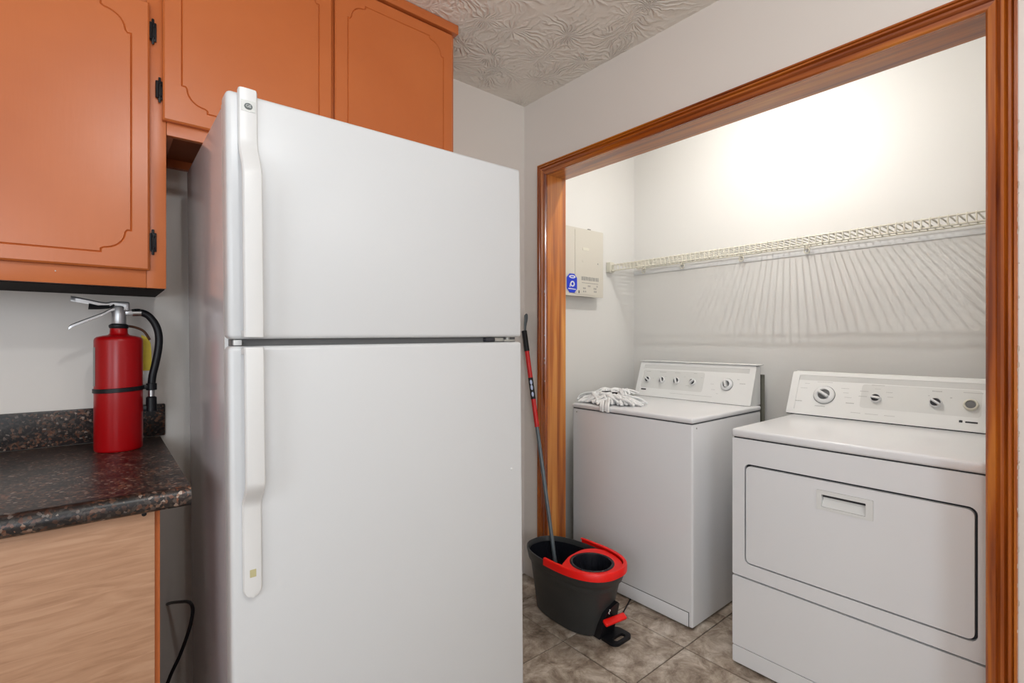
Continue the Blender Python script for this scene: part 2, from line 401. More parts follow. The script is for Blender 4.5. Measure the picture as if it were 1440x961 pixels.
for i in range(-10, 4):
    for j in range(-10, 2):
        cx = x0g + (i + 0.5) * P; cy = y0g + (j + 0.5) * P
        if cx + P / 2 < XL or cx - P / 2 > XB or cy + P / 2 < YF or cy - P / 2 > YA: continue
        o = bpy.data.objects.new('tile', random.choice(tm)); COL.objects.link(o); o.parent = floor; o.location = (cx, cy, 0)
# door casing, mitred, fluted profile
PRF = [(0, 0), (0, .010), (.004, .0145), (.018, .0155), (.0205, .0105), (.027, .0172), (.033, .0175), (.036, .0105), (.0405, .0188), (.0455, .0188), (.048, .013), (.0505, .0195), (.0550, .0195), (.0566, .016), (.0566, 0)]
Y0, Y1, ZH = 0.19, 1.765, 2.035
def casing(kind):
    bm = bmesh.new(); rows = []
    for end in (0, 1):
        row = []
        for w, d in PRF:
            x = XW - d
            if kind == 'l': p = (x, Y1 + w, 0.0 if end == 0 else ZH + w)
            elif kind == 'r': p = (x, Y0 - w, 0.0 if end == 0 else ZH + w)
            else: p = (x, Y0 - w if end == 0 else Y1 + w, ZH + w)
            row.append(bm.verts.new(p))
        rows.append(row)
    n = len(PRF)
    for i in range(n):
        j = (i + 1) % n; bm.faces.new((rows[0][i], rows[0][j], rows[1][j], rows[1][i]))
    bm.faces.new(rows[0]); bm.faces.new(rows[1][::-1])
    bmesh.ops.recalc_face_normals(bm, faces=bm.faces[:]); return bm
struct('trim_1', casing('l'), 'trim_v'); tr2 = struct('trim_2', casing('r'), 'trim_v'); struct('trim_3', casing('h'), 'trim_h')
struct('trim_4', B(XW - .003, XW + 0.131, Y1 + .002, Y1 + .0195, 0, ZH + .02, bev=.002), 'jamb_v')
struct('trim_5', B(XW - .003, XW + 0.131, Y0 - .0195, Y0 - .002, 0, ZH + .02, bev=.002), 'jamb_v')
struct('trim_6', B(XW - .003, XW + 0.131, Y0 - .002, Y1 + .002, ZH + .002, ZH + .0195, bev=.002), 'jamb_h')
# paint chips on the casing edges
def chips(parent, yc, n, zs):
    bm = bmesh.new()
    for k in range(n):
        z = zs[0] + (zs[1] - zs[0]) * random.random() ** 1.0; s = random.uniform(.002, .009); w = random.uniform(.0008, .0025)
        t = bmesh.new(); bmesh.ops.create_icosphere(t, subdivisions=1, radius=1)
        merge(bm, t, Matrix.Translation((XW - .0165 + random.uniform(-.001, .001), yc + random.uniform(-.0015, .0015), z)) @ Matrix.Diagonal((.0012, w, s, 1)))
    o = obj('paint_chips', bm, 'chip', parent); o['kind'] = 'stuff'
chips(tr2, Y0 - .0566, 60, (0.5, 1.75)); chips(bpy.data.objects['trim_1'], Y1 + .0566, 22, (1.0, 1.9))
chips(bpy.data.objects['trim_4'], Y1 + .004, 6, (1.0, 1.9))

# ================================================================ UPPER CABINETS
def motif():
    """ornate corner of a routed groove: along x toward the corner, then up; local coords from the corner"""
    pts = [(.060, 0), (.060, .008), (.054, .012)]
    for k in range(1, 8):
        t = PI * 1.5 - PI / 2 * k / 8
        pts.append((.055 + .043 * math.cos(t), .055 + .043 * math.sin(t)))
    pts += [(.012, .054), (.008, .060), (0, .060)]
    return pts
def groove_path(a0, a1, b0, b1):
    m = motif(); L = []
    L += [(a0 + p, b0 + q) for p, q in m[::-1]]          # bottom left: comes down, goes right
    L += [(a1 - p, b0 + q) for p, q in m]                # bottom right
    L += [(a1 - p, b1 - q) for p, q in m[::-1]]          # top right
    L += [(a0 + p, b1 - q) for p, q in m]                # top left
    return L
def cab_door(name, x0, x1, z0, z1, yf, yb, parent, inset=.042):
    """slab door with routed V groove in its front (front faces -y)"""
    bm = bmesh.new(); e = .004
    outer = [(x0 + e, z0 + e), (x1 - e, z0 + e), (x1 - e, z1 - e), (x0 + e, z1 - e)]
    G = groove_path(x0 + inset, x1 - inset, z0 + inset, z1 - inset)
    G0 = offset_poly(G, -.0022); G1 = offset_poly(G, .0022)
    # which direction is inward?
    def area(P): return sum(P[i - 1][0] * P[i][1] - P[i][0] * P[i - 1][1] for i in range(len(P)))
    if area(G) < 0: G0, G1 = G1, G0
    V = lambda P, d: [bm.verts.new((a, d, b)) for a, b in P]
    o, g0, gm, g1 = V(outer, yf), V(G0, yf), V(G, yf + .0035), V(G1, yf)
    for q in tessellate_polygon([[Vector((a, b, 0)) for a, b in outer], [Vector((a, b, 0)) for a, b in G0]]):
        al = o + g0
        try: bm.faces.new([al[i] for i in q])
        except ValueError: pass
    for q in tessellate_polygon([[Vector((a, b, 0)) for a, b in G1]]):
        try: bm.faces.new([g1[i] for i in q])
        except ValueError: pass
    n = len(G)
    for i in range(n):
        j = (i + 1) % n
        bm.faces.new((g0[i], g0[j], gm[j], gm[i])); bm.faces.new((gm[i], gm[j], g1[j], g1[i]))
    s = V([(x0, z0), (x1, z0), (x1, z1), (x0, z1)], yf + e); bk = V([(x0, z0), (x1, z0), (x1, z1), (x0, z1)], yb)
    for i in range(4):
        j = (i + 1) % 4
        bm.faces.new((o[i], o[j], s[j], s[i])); bm.faces.new((s[i], s[j], bk[j], bk[i]))
    bm.faces.new(bk)
    bmesh.ops.recalc_face_normals(bm, faces=bm.faces[:])
    return obj(name, bm, 'orange', parent, ang=25)
def hinge(parent, x, z, y=1.616):
    bm = bmesh.new()
    box(bm, x - .001, x + .012, y - .004, y, z - .025, z + .025, .0015)
    tube(bm, [(x - .001, y - .006, z - .022), (x - .001, y - .006, z + .022)], .0045, 10)
    box(bm, x + .001, x + .007, y - .007, y - .003, z - .034, z + .034, .002)
    for s in (-1, 1):
        t = bmesh.new(); bmesh.ops.create_uvsphere(t, u_segments=8, v_segments=6, radius=.0035); merge(bm, t, Matrix.Translation((x + .006, y - .005, z + s * .015)))
    obj('hinge', bm, 'black', parent)
YD, YDb, YFf, YFb = 1.600, 1.6165, 1.618, 1.637
c1 = thing('wall_cabinet', (-0.30, 1.78, 1.357), 'terracotta painted tall wall cabinet hanging above the speckled counter and fire extinguisher', 'cabinet')
XA0 = -0.80
bm = bmesh.new()
box(bm, XA0, XA0 + .016, YFb + .0005, YW - .002, 1.360, 2.43); box(bm, .119, .135, YFb + .0005, YW - .002, 1.360, 2.43)
box(bm, XA0 + .016, .119, YW - .012, YW - .002, 1.360, 2.43)
obj('carcass', bm, 'orange', c1, False)
obj('underside', B(XA0 + .001, .1345, YFb + .0005, YW - .002, 1.3555, 1.3597), 'undershade', c1, False)  # full-width dark sheet painted as the shadow below the cabinet
obj('stile', B(.094, .1365, YFf, YFb, 1.357, 2.396, bev=.0012), 'orange', c1)
obj('stile', B(-.3585, -.3425, YFf, YFb, 1.432, 2.396, bev=.0012), 'orange', c1)
obj('bottom_rail', B(XA0, .0935, YFf, YFb, 1.357, 1.4315, bev=.0012), 'orange', c1)
obj('top_rail', B(XA0, .0935, YFf, YFb, 2.100, 2.396, bev=.0012), 'orange', c1)
obj('crown', B(XA0, .1365, 1.598, YFb, 2.398, 2.434, bev=.004), 'orange', c1)
d = cab_door('door', -.345, .099, 1.402, 2.104, YD, YDb, c1, .038); hinge(d, .103, 1.478); hinge(d, .103, 2.035)
d = cab_door('door', -.790, -.351, 1.402, 2.104, YD, YDb, c1, .038)
bm = bmesh.new(); t = bmesh.new(); bmesh.ops.create_uvsphere(t, u_segments=10, v_segments=6, radius=.0016); merge(bm, t, Matrix.Translation((-.083, YFf - .0002, 1.386)))
obj('filler_spot', bm, 'paper', c1)
c2 = thing('wall_cabinet', (0.60, 1.78, 1.772), 'short orange painted wall cabinet with two doors above the white refrigerator', 'cabinet')
bm = bmesh.new()
box(bm, .138, .154, YFb + .0005, YW - .002, 1.772, 2.43); box(bm, 1.034, 1.050, YFb + .0005, YW - .002, 1.772, 2.43)
box(bm, .154, 1.034, YW - .012, YW - .002, 1.80, 2.43)
obj('carcass', bm, 'orange', c2, False)
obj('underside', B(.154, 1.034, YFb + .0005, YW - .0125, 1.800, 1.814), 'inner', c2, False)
obj('hanging_rail', B(.154, 1.034, YW - .022, YW - .002, 1.774, 1.7995), 'orange', c2, False)
obj('bottom_rail', B(.1375, 1.052, YFf, YFb, 1.772, 1.826, bev=.0012), 'orange', c2)
obj('stile', B(.1375, .160, YFf, YFb, 1.827, 2.396, bev=.0012), 'orange', c2)
obj('stile', B(.556, .606, YFf, YFb, 1.827, 2.396, bev=.0012), 'orange', c2)
obj('stile', B(1.012, 1.052, YFf, YFb, 1.827, 2.396, bev=.0012), 'orange', c2)
obj('top_rail', B(.161, 1.011, YFf + .0004, YFb, 2.372, 2.396), 'orange', c2)
bm = B(.138, 1.064, 1.598, YFb, 2.398, 2.434, bev=.004); box(bm, 1.0525, 1.064, YFb, YW - .002, 2.398, 2.434, .003)
obj('crown', bm, 'orange', c2)
d = cab_door('door', .128, .5765, 1.806, 2.388, YD, YDb, c2); hinge(d, .1175, 1.885)
d = cab_door('door', .5865, 1.038, 1.806, 2.388, YD, YDb, c2)

# ================================================================ BASE CABINET, COUNTER
b1 = thing('base_cabinet', (-.45, 1.55, 0), 'base cabinet covered by a bare tan plywood panel under the counter', 'cabinet')
obj('carcass', B(-1.10, .090, 1.264, YW - .004, 0.0, .874), 'orange', b1, False)
obj('face_frame', B(.040, .0955, 1.2595, 1.264, 0.0, .874), 'orange', b1, False)
obj('plywood_panel', B(-1.10, .0855, 1.241, 1.259, .002, .874, bev=.001), 'ply', b1)
bm = bmesh.new(); lathe(bm, [(0, 0), (.0042, 0), (.0042, .0015), (0, .0025)], Matrix.Translation((.068, 1.2412, .868)) @ Matrix.Rotation(PI / 2, 4, 'X'), 16)
obj('screw_cap', bm, 'black', b1)
ct = thing('countertop', (-.45, 1.55, .876), 'dark speckled granite-look laminate countertop with rounded front edge and short backsplash', 'countertop')
bm = bmesh.new()
prof = [(1.921, .8755), (1.921, .914), (1.236, .914)]
for k in range(1, 7):
    t = PI / 2 + PI / 2 * k / 7; prof.append((1.236 + .021 * math.cos(t), .893 + .021 * math.sin(t)))
prof += [(1.215, .893), (1.215, .882), (1.221, .8755)]
slab(bm, prof, [], -1.10, .146, lambda a, b, d: (d, a, b))
obj('worktop', bm, 'granite', ct, ang=50)
obj('backsplash', B(-1.10, .160, 1.9215, 1.9385, .9145, 1.016, bev=.004), 'granite', ct)

# ================================================================ FIRE EXTINGUISHER
EX, EY, EZ = .040, 1.765, .9145
fe = thing('fire_extinguisher', (EX, EY, EZ), 'red fire extinguisher with metal levers and black hose standing on the dark counter', 'extinguisher')
mx = Matrix.Translation((EX, EY, EZ))
bm = bmesh.new(); R0 = .0545
lathe(bm, [(0, .004), (R0 - .006, .004), (R0 - .003, 0), (R0 - .001, .002), (R0, .006), (R0, .303), (R0 - .0015, .309), (R0 - .006, .3130), (.036, .3165), (.024, .319), (.0205, .323), (.0195, .339), (0, .339)], mx, 48)
obj('cylinder', bm, 'red', fe, ang=50)
bm = bmesh.new(); lathe(bm, [(0, .337), (.0205, .337), (.0225, .341), (.0225, .346), (.017, .350), (0, .350)], mx, 24); obj('collar', bm, 'black', fe)
bm = bmesh.new(); lathe(bm, [(0, .349), (.0155, .349), (.0165, .353), (.0165, .396), (.014, .400), (0, .400)], mx, 20)
box(bm, EX - .014, EX + .024, EY - .011, EY + .011, EZ + .384, EZ + .412, .005, 3); box(bm, EX + .01, EX + .034, EY - .007, EY + .007, EZ + .374, EZ + .390, .003)
lathe(bm, [(0, 0), (.004, 0), (.004, .026), (0, .026)], Matrix.Translation((EX + .004, EY - .013, EZ + .400)) @ Matrix.Rotation(-PI / 2, 4, 'X'), 12)
obj('valve', bm, 'aluminium', fe)
def lever(name, p, w, th, dz):
    bm = bmesh.new(); P_ = smooth_path(p, 5); n = len(P_)
    rows = []
    for i, q in enumerate(P_):
        ww = w[0] + (w[1] - w[0]) * i / (n - 1)
        rows.append([bm.verts.new(q + Vector((0, sy * ww, sz))) for sy, sz in ((-1, -th), (-1, 0), (-.6, dz), (.6, dz), (1, 0), (1, -th), (.6, dz - .003), (-.6, dz - .003))])
    for a, b in zip(rows[:-1], rows[1:]):
        for k in range(8): bm.faces.new((a[k], a[(k + 1) % 8], b[(k + 1) % 8], b[k]))
    bm.faces.new(rows[0]); bm.faces.new(rows[-1][::-1]); bmesh.ops.recalc_face_normals(bm, faces=bm.faces[:])
    obj(name, bm, 'aluminium', fe, ang=40)
E = lambda x, y, z: (EX + x, EY + y, EZ + z)
lever('squeeze_lever', [E(.016, 0, .404), E(-.012, -.001, .408), E(-.030, -.003, .404), E(-.065, -.006, .411), E(-.100, -.008, .418)], (.012, .008), .010, .004)
lever('carry_handle', [E(.018, 0, .396), E(-.012, -.002, .392), E(-.035, -.004, .377), E(-.066, -.007, .361), E(-.096, -.009, .345), E(-.104, -.009, .338)], (.012, .0095), .006, .003)
bm = bmesh.new(); tube(bm, [E(-.020, -.012, .396), E(-.045, -.012, .394), E(-.064, -.012, .396)], [.005, .006, .009], 8); tube(bm, [E(-.02, -.013, .394), E(-.010, -.013, .402)], .003, 6)
obj('pull_pin', bm, 'black', fe)
hp = smooth_path([E(.030, 0, .382), E(.046, 0, .384), E(.066, 0, .375), E(.083, 0, .350), E(.091, 0, .318), E(.090, 0, .280), E(.083, .0, .235), E(.076, 0, .200), E(.0735, 0, .165)], 5)
bm = bmesh.new(); tube(bm, hp, .0098, 14); obj('hose', bm, 'black', fe)
bm = bmesh.new(); tube(bm, [E(.030, 0, .382), E(.050, 0, .383)], .0105, 14); obj('hose_ferrule', bm, 'steel', fe)
bm = bmesh.new(); tube(bm, [E(.0735, 0, .166), E(.0735, 0, .136)], .0082, 12); obj('nozzle_neck', bm, 'steel', fe)
bm = bmesh.new(); tube(bm, [E(.0735, 0, .142), E(.0735, 0, .139), E(.0735, 0, .100)], [.009, .0128, .0135], 16); box(bm, EX + .050, EX + .074, EY - .006, EY + .006, EZ + .100, EZ + .116, .002)
obj('nozzle', bm, 'black', fe)
bm = bmesh.new()
lathe(bm, [(R0 + .0003, -.006), (R0 + .0030, -.005), (R0 + .0030, .005), (R0 + .0003, .006)], Matrix.Translation((EX, EY, EZ + .168)) @ Matrix(((1, 0, 0, 0), (0, 1, 0, 0), (.045, 0, 1, 0), (0, 0, 0, 1))), 48)
lathe(bm, [(.0100, .160), (.0130, .161), (.0130, .179), (.0100, .180)], Matrix.Translation((EX + .0738, EY, EZ)), 20)
box(bm, EX + .052, EX + .066, EY - .010, EY + .008, EZ + .164, EZ + .176, .002)
obj('strap', bm, 'black', fe)
bm = bmesh.new(); n = 14
def band(a0, a1, z0, z1, r):
    bm = bmesh.new(); A = [math.radians(a0 + (a1 - a0) * k / 14) for k in range(15)]
    lo = [bm.verts.new(E(r * math.cos(a), r * math.sin(a), z0)) for a in A]; hi = [bm.verts.new(E(r * math.cos(a), r * math.sin(a), z1)) for a in A]
    for k in range(14): bm.faces.new((lo[k], lo[k + 1], hi[k + 1], hi[k]))
    bmesh.ops.solidify(bm, geom=bm.faces[:], thickness=-.0006); return bm
obj('sticker', band(60, 203, .18, .285, R0 + .0007), 'paper', fe)
bm = bmesh.new()
P_ = [(.052, .320), (.066, .312), (.074, .296), (.076, .27), (.076, .215), (.050, .215)]
slab(bm, P_[::-1], [], .034, .0355, lambda a, b, d: E(a, d, b)); obj('yellow_tag', bm, 'yellow', fe, False)
obj('white_tag', B(EX + .050, EX + .0745, EY + .036, EY + .0372, EZ + .185, EZ + .2140), 'paper', fe, False)
bm = bmesh.new(); tube(bm, smooth_path([E(.010, .018, .345), E(.035, .026, .342), (E(.058, .032, .330)), E(.072, .0345, .305)], 5), .0035, 8); obj('tag_cord', bm, mat('brown_cord', (.09, .03, .012), .7), fe)

# ================================================================ REFRIGERATOR
FX0, FX1, FYD, FYB, FYR = .201, .997, 1.15, 1.213, 1.775
fr = thing('refrigerator', (.594, 1.46, 0), 'tall white top-freezer refrigerator with curved handles on the left of its doors', 'refrigerator')
fr_z = .03
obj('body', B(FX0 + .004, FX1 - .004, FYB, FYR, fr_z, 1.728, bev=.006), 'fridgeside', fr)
obj('front_frame', B(FX0 + .0035, FX1 - .0035, FYB - .004, FYB + .010, fr_z, 1.7285, bev=.002), 'plasticwhite', fr)
obj('top_cap', B(FX0 + .012, FX1 - .012, FYB + .01, FYR - .01, 1.7285, 1.734, bev=.002), 'fridgewhite', fr)
obj('condenser_back', B(FX0 + .008, FX1 - .008, FYR + .0005, FYR + .022, .10, 1.60, bev=.003), 'seam', fr)
def fdoor(name, z0, z1):
    return obj(name, B(FX0, FX1, FYD, FYB - .010, z0, z1, bev=.010, seg=4), 'fridgewhite', fr, ang=50)
fz = fdoor('freezer_door', 1.222, 1.736); fd = fdoor('fridge_door', .115, 1.207)
obj('freezer_gasket', B(FX0 + .012, FX1 - .012, FYB - .0098, FYB - .0042, 1.230, 1.728), 'gasket', fr, False)
obj('fridge_gasket', B(FX0 + .012, FX1 - .012, FYB - .0098, FYB - .0042, .122, 1.200), 'gasket', fr, False)
obj('divider', B(FX0 + .010, FX1 - .010, FYD + .022, FYB - .0045, 1.2075, 1.2215), 'gasket', fr, False)
def fhandle(name, parent, prof, hw, x0=.2215, th=.010):
    """prof: (z, standoff, halfwidth scale)"""
    bm = bmesh.new(); rows = []; xc = x0 + hw
    cs = [(-1, 1), (-1, .35), (-.86, 0), (-.5, -.12), (0, -.16), (.5, -.12), (.86, 0), (1, .35), (1, 1)]
    n = len(prof)
    for i, (z, so, ws) in enumerate(prof):
        y = FYD - so - th
        rows.append([bm.verts.new((xc + a * hw * ws, y + b * th, z)) for a, b in cs])
    for a, b in zip(rows[:-1], rows[1:]):
        for k in range(len(cs)): bm.faces.new((a[k], a[(k + 1) % len(cs)], b[(k + 1) % len(cs)], b[k]))
    bm.faces.new(rows[0]); bm.faces.new(rows[-1][::-1]); bmesh.ops.recalc_face_normals(bm, faces=bm.faces[:])
    return bm, xc
def ease(t): return t * t * (3 - 2 * t)
HS = .036
pr = [(1.742, .0008, .93), (1.738, .0008, 1)] + [(1.738 - .10 * k / 2, .0008, 1) for k in (1, 2)]
pr += [(1.638 - .085 * k / 10, .0008 + HS * ease(k / 10), 1) for k in range(1, 11)] + [(1.4, HS + .001, 1), (1.245, HS + .001, 1), (1.226, HS, 1)]
bm, xc = fhandle('handle', fz, pr, .0182); box(bm, .2235, .2560, FYD - HS, FYD - .0005, 1.226, 1.240, .002)
h1 = obj('handle', bm, 'plasticwhite', fz, ang=35)
pr = [(1.205, HS - .002, 1), (1.195, HS + .001, 1), (1.05, HS + .001, 1), (.93, HS + .001, 1)]
pr += [(.93 - .060 * k / 10, .0008 + HS * (1 - ease(k / 10)), 1) for k in range(1, 11)] + [(.80, .0008, 1)]
pr += [(.700 - .0182 * math.sin(k * PI / 12), .0008, max(.05, math.cos(k * PI / 12))) for k in range(0, 7)]
bm, xc = fhandle('handle', fd, pr, .0182); box(bm, .2235, .2560, FYD - HS, FYD - .0005, 1.190, 1.204, .002)
h2 = obj('handle', bm, 'plasticwhite', fd, ang=35)
Q = lambda a, b, d: (a, FYD - .0108 - .0016 - d, b)
bm = bmesh.new(); slab(bm, rrect(.2265, .2530, 1.694, 1.7165, .001, 2), [], .0004, 0.0, Q); obj('badge_plate', bm, 'badge', h1, False)
bm = bmesh.new(); slab(bm, circ(.2398, 1.7045, .0078, 24, .0066), [], .0012, .0005, Q); obj('badge_oval', bm, 'badgedark', h1, False)
mt = Matrix.Translation((.2398, FYD - .0108 - .0016 - .0016, 1.7046)) @ Matrix.Rotation(PI / 2, 4, 'X')
obj('badge_letters', text_mesh('GE', .0085, .0002, mt), 'badge', h1, False)
bm = bmesh.new(); slab(bm, rrect(.2335, .2455, .725, .741, .001, 2), [], .0004, 0, Q); obj('khaki_square', bm, 'khaki', h2, False)
bm = bmesh.new(); box(bm, .885, .935, FYD + .012, FYD + .030, 1.2085, 1.2205, .003); lathe(bm, [(0, 0), (.007, 0), (.007, .013), (0, .013)], Matrix.Translation((.955, FYD + .020, 1.208)), 16)
box(bm, .935, .978, FYD + .008, FYD + .032, 1.2083, 1.2145, .002); obj('hinge', bm, 'hingegrey', fr)
obj('hinge_cover', B(.865, .900, FYD + .008, FYD + .032, 1.2085, 1.2207, bev=.003), 'seam', fr)
bm = bmesh.new(); box(bm, .212, .228, FYD + .010, FYD + .020, 1.2085, 1.2205, .002); obj('stop_bumper', bm, 'plasticwhite', fr)
bm = bmesh.new(); t = bmesh.new(); bmesh.ops.create_uvsphere(t, u_segments=12, v_segments=8, radius=.0045); merge(bm, t, Matrix.Translation((.952, FYD - .0005, .822)) @ Matrix.Diagonal((1, .5, 1, 1)))
obj('door_bumper', bm, 'plasticwhite', fd)
obj('toe_grille', B(FX0 + .01, FX1 - .01, FYB - .035, FYB - .006, .032, .105, bev=.004), 'plasticwhite', fr)
for x in (FX0 + .05, FX1 - .05):
    for y in (FYB + .05, FYR - .05):
        bm = bmesh.new(); lathe(bm, [(0, 0), (.018, 0), (.018, .008), (.008, .010), (.008, fr_z), (0, fr_z)], Matrix.Translation((x, y, 0.0008)), 14); obj('foot', bm, 'black', fr)
fr.rotation_euler = (0, math.radians(-0.55), 0); fr.location.x += .0125; fr.location.z = .003

cd = tag(None or obj('power_cord', tube(bmesh.new(), smooth_path([(.166, 1.936, .367), (.172, 1.88, .392), (.184, 1.76, .44), (.193, 1.66, .477), (.1955, 1.61, .482), (.193, 1.60, .460), (.184, 1.595, .425), (.165, 1.595, .370), (.140, 1.59, .318), (.120, 1.58, .25), (.110, 1.57, .14), (.112, 1.56, .05), (.125, 1.53, .0065), (.16, 1.50, .0065)], 6), .0045, 8), 'black', loc=(.112, 1.82, 0)),
     'black power cord hanging down the wall between base cabinet and refrigerator', 'cord')

# ================================================================ WASHER / DRYER
def on_front(xf): return lambda a, b, d: (xf + d, a, b)   # a=y, b=z, d depth (+ into machine)
def console(parent, y0, y1, xa, za, xb, zb, xback, knobs, greys, dashes, bars):
    d = Vector((xb - xa, 0, zb - za)); L = d.length; d.normalize(); n = Vector((-d.z, 0, d.x))
    O = Vector((xa, 0, za))
    F = lambda s, h, dep: tuple(O + Vector((0, s, 0)) + d * h + n * dep)     # dep>0 proud of the face
    bm = bmesh.new()
    c = [F(0, 0, -.0065), F(0, L - .002, -.0065), (xback, 0, zb + .001), (xback, 0, za)]
    slab(bm, [(p[0], p[2]) for p in c], [], y0 + .002, y1 - .002, lambda a, b, dd: (a, dd, b))
    obj('console_housing', bm, 'consolewhite', parent, False)
    bm = bmesh.new(); FR = lambda a, b, dd: F(a, b, dd)
    slab(bm, rrect(y0, y1, 0.0, L, .006, 3), [rrect(y0 + .030, y1 - .030, .020, L - .016, .004, 3)], 0.0, -.0063, FR)
    obj('console_frame', bm, 'consolewhite', parent, False)
    bm = bmesh.new()   # sloped strip under the top lip, its shade painted in as grey
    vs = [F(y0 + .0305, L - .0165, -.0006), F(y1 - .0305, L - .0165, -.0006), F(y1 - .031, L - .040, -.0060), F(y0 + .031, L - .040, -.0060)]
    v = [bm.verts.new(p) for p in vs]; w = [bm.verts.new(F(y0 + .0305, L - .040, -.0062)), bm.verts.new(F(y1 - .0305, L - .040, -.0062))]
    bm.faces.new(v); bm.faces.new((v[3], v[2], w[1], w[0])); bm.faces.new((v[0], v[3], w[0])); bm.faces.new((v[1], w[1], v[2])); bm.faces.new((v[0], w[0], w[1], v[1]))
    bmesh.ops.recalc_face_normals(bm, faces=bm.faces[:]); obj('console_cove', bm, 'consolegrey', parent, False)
    obj('console_seam', B(xa - .001, xa + .06, y0 + .004, y1 - .004, za - (.0012 if za > .8900 else .0038), za - .0002), 'seam', parent, False)
    bm = bmesh.new(); slab(bm, rrect(y0 + .0305, y1 - .0305, .0205, L - .0405, .003, 2), [], -.0015, -.0062, FR); obj('console_face', bm, 'consolewhite', parent, False)
    for a0, a1, h0, h1 in greys:
        bm = bmesh.new(); slab(bm, rrect(a0, a1, h0, h1, .012, 4), [], -.0012, -.0014, FR); obj('printed_panel', bm, 'consolegrey', parent, False)
    bm = bmesh.new()
    for s, h, ln, hh in dashes:
        k = max(1, int(ln / .0045))
        for i in range(k):
            a = s + ln / 2 - (i + .1) * ln / k; slab(bm, [(a - ln / k * .72, h - hh / 2 * random.uniform(.6, 1)), (a, h - hh / 2), (a, h + hh / 2 * random.uniform(.5, 1)), (a - ln / k * .72, h + hh / 2)], [], -.0009, -.0011, FR)
    if dashes: obj('printed_lettering', bm, 'printfaint', parent, False)['kind'] = 'stuff'
    bm = bmesh.new()
    for s, h, ln, hh in bars: slab(bm, rrect(s - ln / 2, s + ln / 2, h - hh / 2, h + hh / 2, hh * .2, 2), [], -.0006, -.0011, FR)
    if bars: obj('nameplate', bm, 'seam', parent, False)
    for s, h, r, kind, ang in knobs:
        base = Matrix.Translation(Vector(F(s, h, -.0012)))
        # knob frame: local z = face normal, local x = -y world (photo right), local y = up slope
        Rm = Matrix(((0, d.x, n.x, 0), (-1, d.y, n.y, 0), (0, d.z, n.z, 0), (0, 0, 0, 1)))
        mk = base @ Rm @ Matrix.Rotation(math.radians(ang), 4, 'Z')
        kb = bmesh.new()
        if kind == 'dial':
            lathe(kb, [(0, 0), (r, 0), (r * 1.0, .006), (r * .9, .011), (r * .66, .014), (r * .6, .013), (r * .58, .005), (0, .005)], mk, 36)
            box(kb, -r * .56, r * .56, -r * .14, r * .14, .005, .028, .003, 2, mk)
            ko = obj('dial', kb, 'plasticwhite', parent, ang=40)
            kb = bmesh.new(); lathe(kb, [(r * 1.005, .0), (r * 1.06, 0), (r * 1.06, .002), (r * 1.005, .002), (r * 1.005, 0)], mk, 36); obj('dial_ring', kb, 'printgrey', ko, False)
            kb = bmesh.new()
            for sg in (-1, 1):
                pts = [(r * .54 * math.cos(t), sg * (r * .17 + (r * .40) * math.sin(t))) for t in [PI * q / 12 for q in range(13)]]
                slab(kb, pts, [], .0065, .0052, lambda a, b, dd: tuple(mk @ Vector((a, b, dd))))
            obj('dial_recess', kb, 'gasket', ko, False)
        elif kind == 'knob':
            lathe(kb, [(0, 0), (r, 0), (r, .010), (r * .9, .013), (r * .84, .013), (r * .82, .006), (0, .006)], mk, 28)
            box(kb, -r * .86, r * .86, -r * .20, r * .20, .006, .022, .0025, 2, mk)
            ko = obj('knob', kb, 'plasticwhite', parent, ang=40)
            kb = bmesh.new()
            for sg in (-1, 1):
                pts = [(r * .74 * math.cos(t), sg * (r * .22 + r * .56 * math.sin(t))) for t in [PI * q / 12 for q in range(13)]]
                slab(kb, pts, [], .0078, .0062, lambda a, b, dd: tuple(mk @ Vector((a, b, dd))))
            obj('knob_recess', kb, 'seam', ko, False)
        else:
            lathe(kb, [(0, 0), (r, 0), (r, .009), (r * .9, .012), (r * .72, .012), (r * .70, .006), (0, .006)], mk, 28)
            ko = obj('start_button_ring', kb, 'creamplastic', parent, ang=40)
            kb = bmesh.new(); lathe(kb, [(0, .0062), (r * .66, .0062), (r * .66, .009), (r * .4, .010), (0, .0095)], mk, 24); obj('start_button', kb, 'gasket', ko)
wa = thing('washing_machine', (2.20, 1.448, 0), 'white top-loading washing machine at the left side of the laundry alcove', 'washer')
WX, WY0, WY1, WXB = 1.905, 1.105, 1.790, 2.545
obj('cabinet', B(WX, WXB, WY0, WY1, .006, .862, bev=.009, seg=3), 'enamel', wa, ang=50)
obj('kick_seam', B(WX - .0006, WX + .004, WY0 + .0165, WY1 - .004, .010, .0705), 'seam', wa, False)
obj('kick_panel', B(WX - .0020, WX + .004, WY0 + .019, WY1 - .004, .009, .0680, bev=.0018), 'enamel', wa)
obj('top_seam', B(WX + .004, WXB - .002, WY0 + .004, WY1 - .004, .8622, .8655), 'seam', wa, False)
obj('lid', B(WX - .003, WXB, WY0 - .002, WY1 + .002, .8657, .8895, bev=.009, seg=4), 'enamel', wa, ang=50)
for z, y in ((.848, WY1 - .03), (.848, WY0 + .012)):
    pass
bm = bmesh.new()
lathe(bm, [(0, 0), (.004, 0), (.003, .002), (0, .0025)], Matrix.Translation((WX - .0001, WY1 - .030, .845)) @ Matrix.Rotation(-PI / 2, 4, 'Y'), 12); obj('screw', bm, 'hingegrey', wa)
bm = bmesh.new(); lathe(bm, [(0, 0), (.004, 0), (.003, .002), (0, .0025)], Matrix.Translation((WX + .03, WY0 + .0001, .845)) @ Matrix.Rotation(PI / 2, 4, 'X'), 12); obj('screw', bm, 'hingegrey', wa)
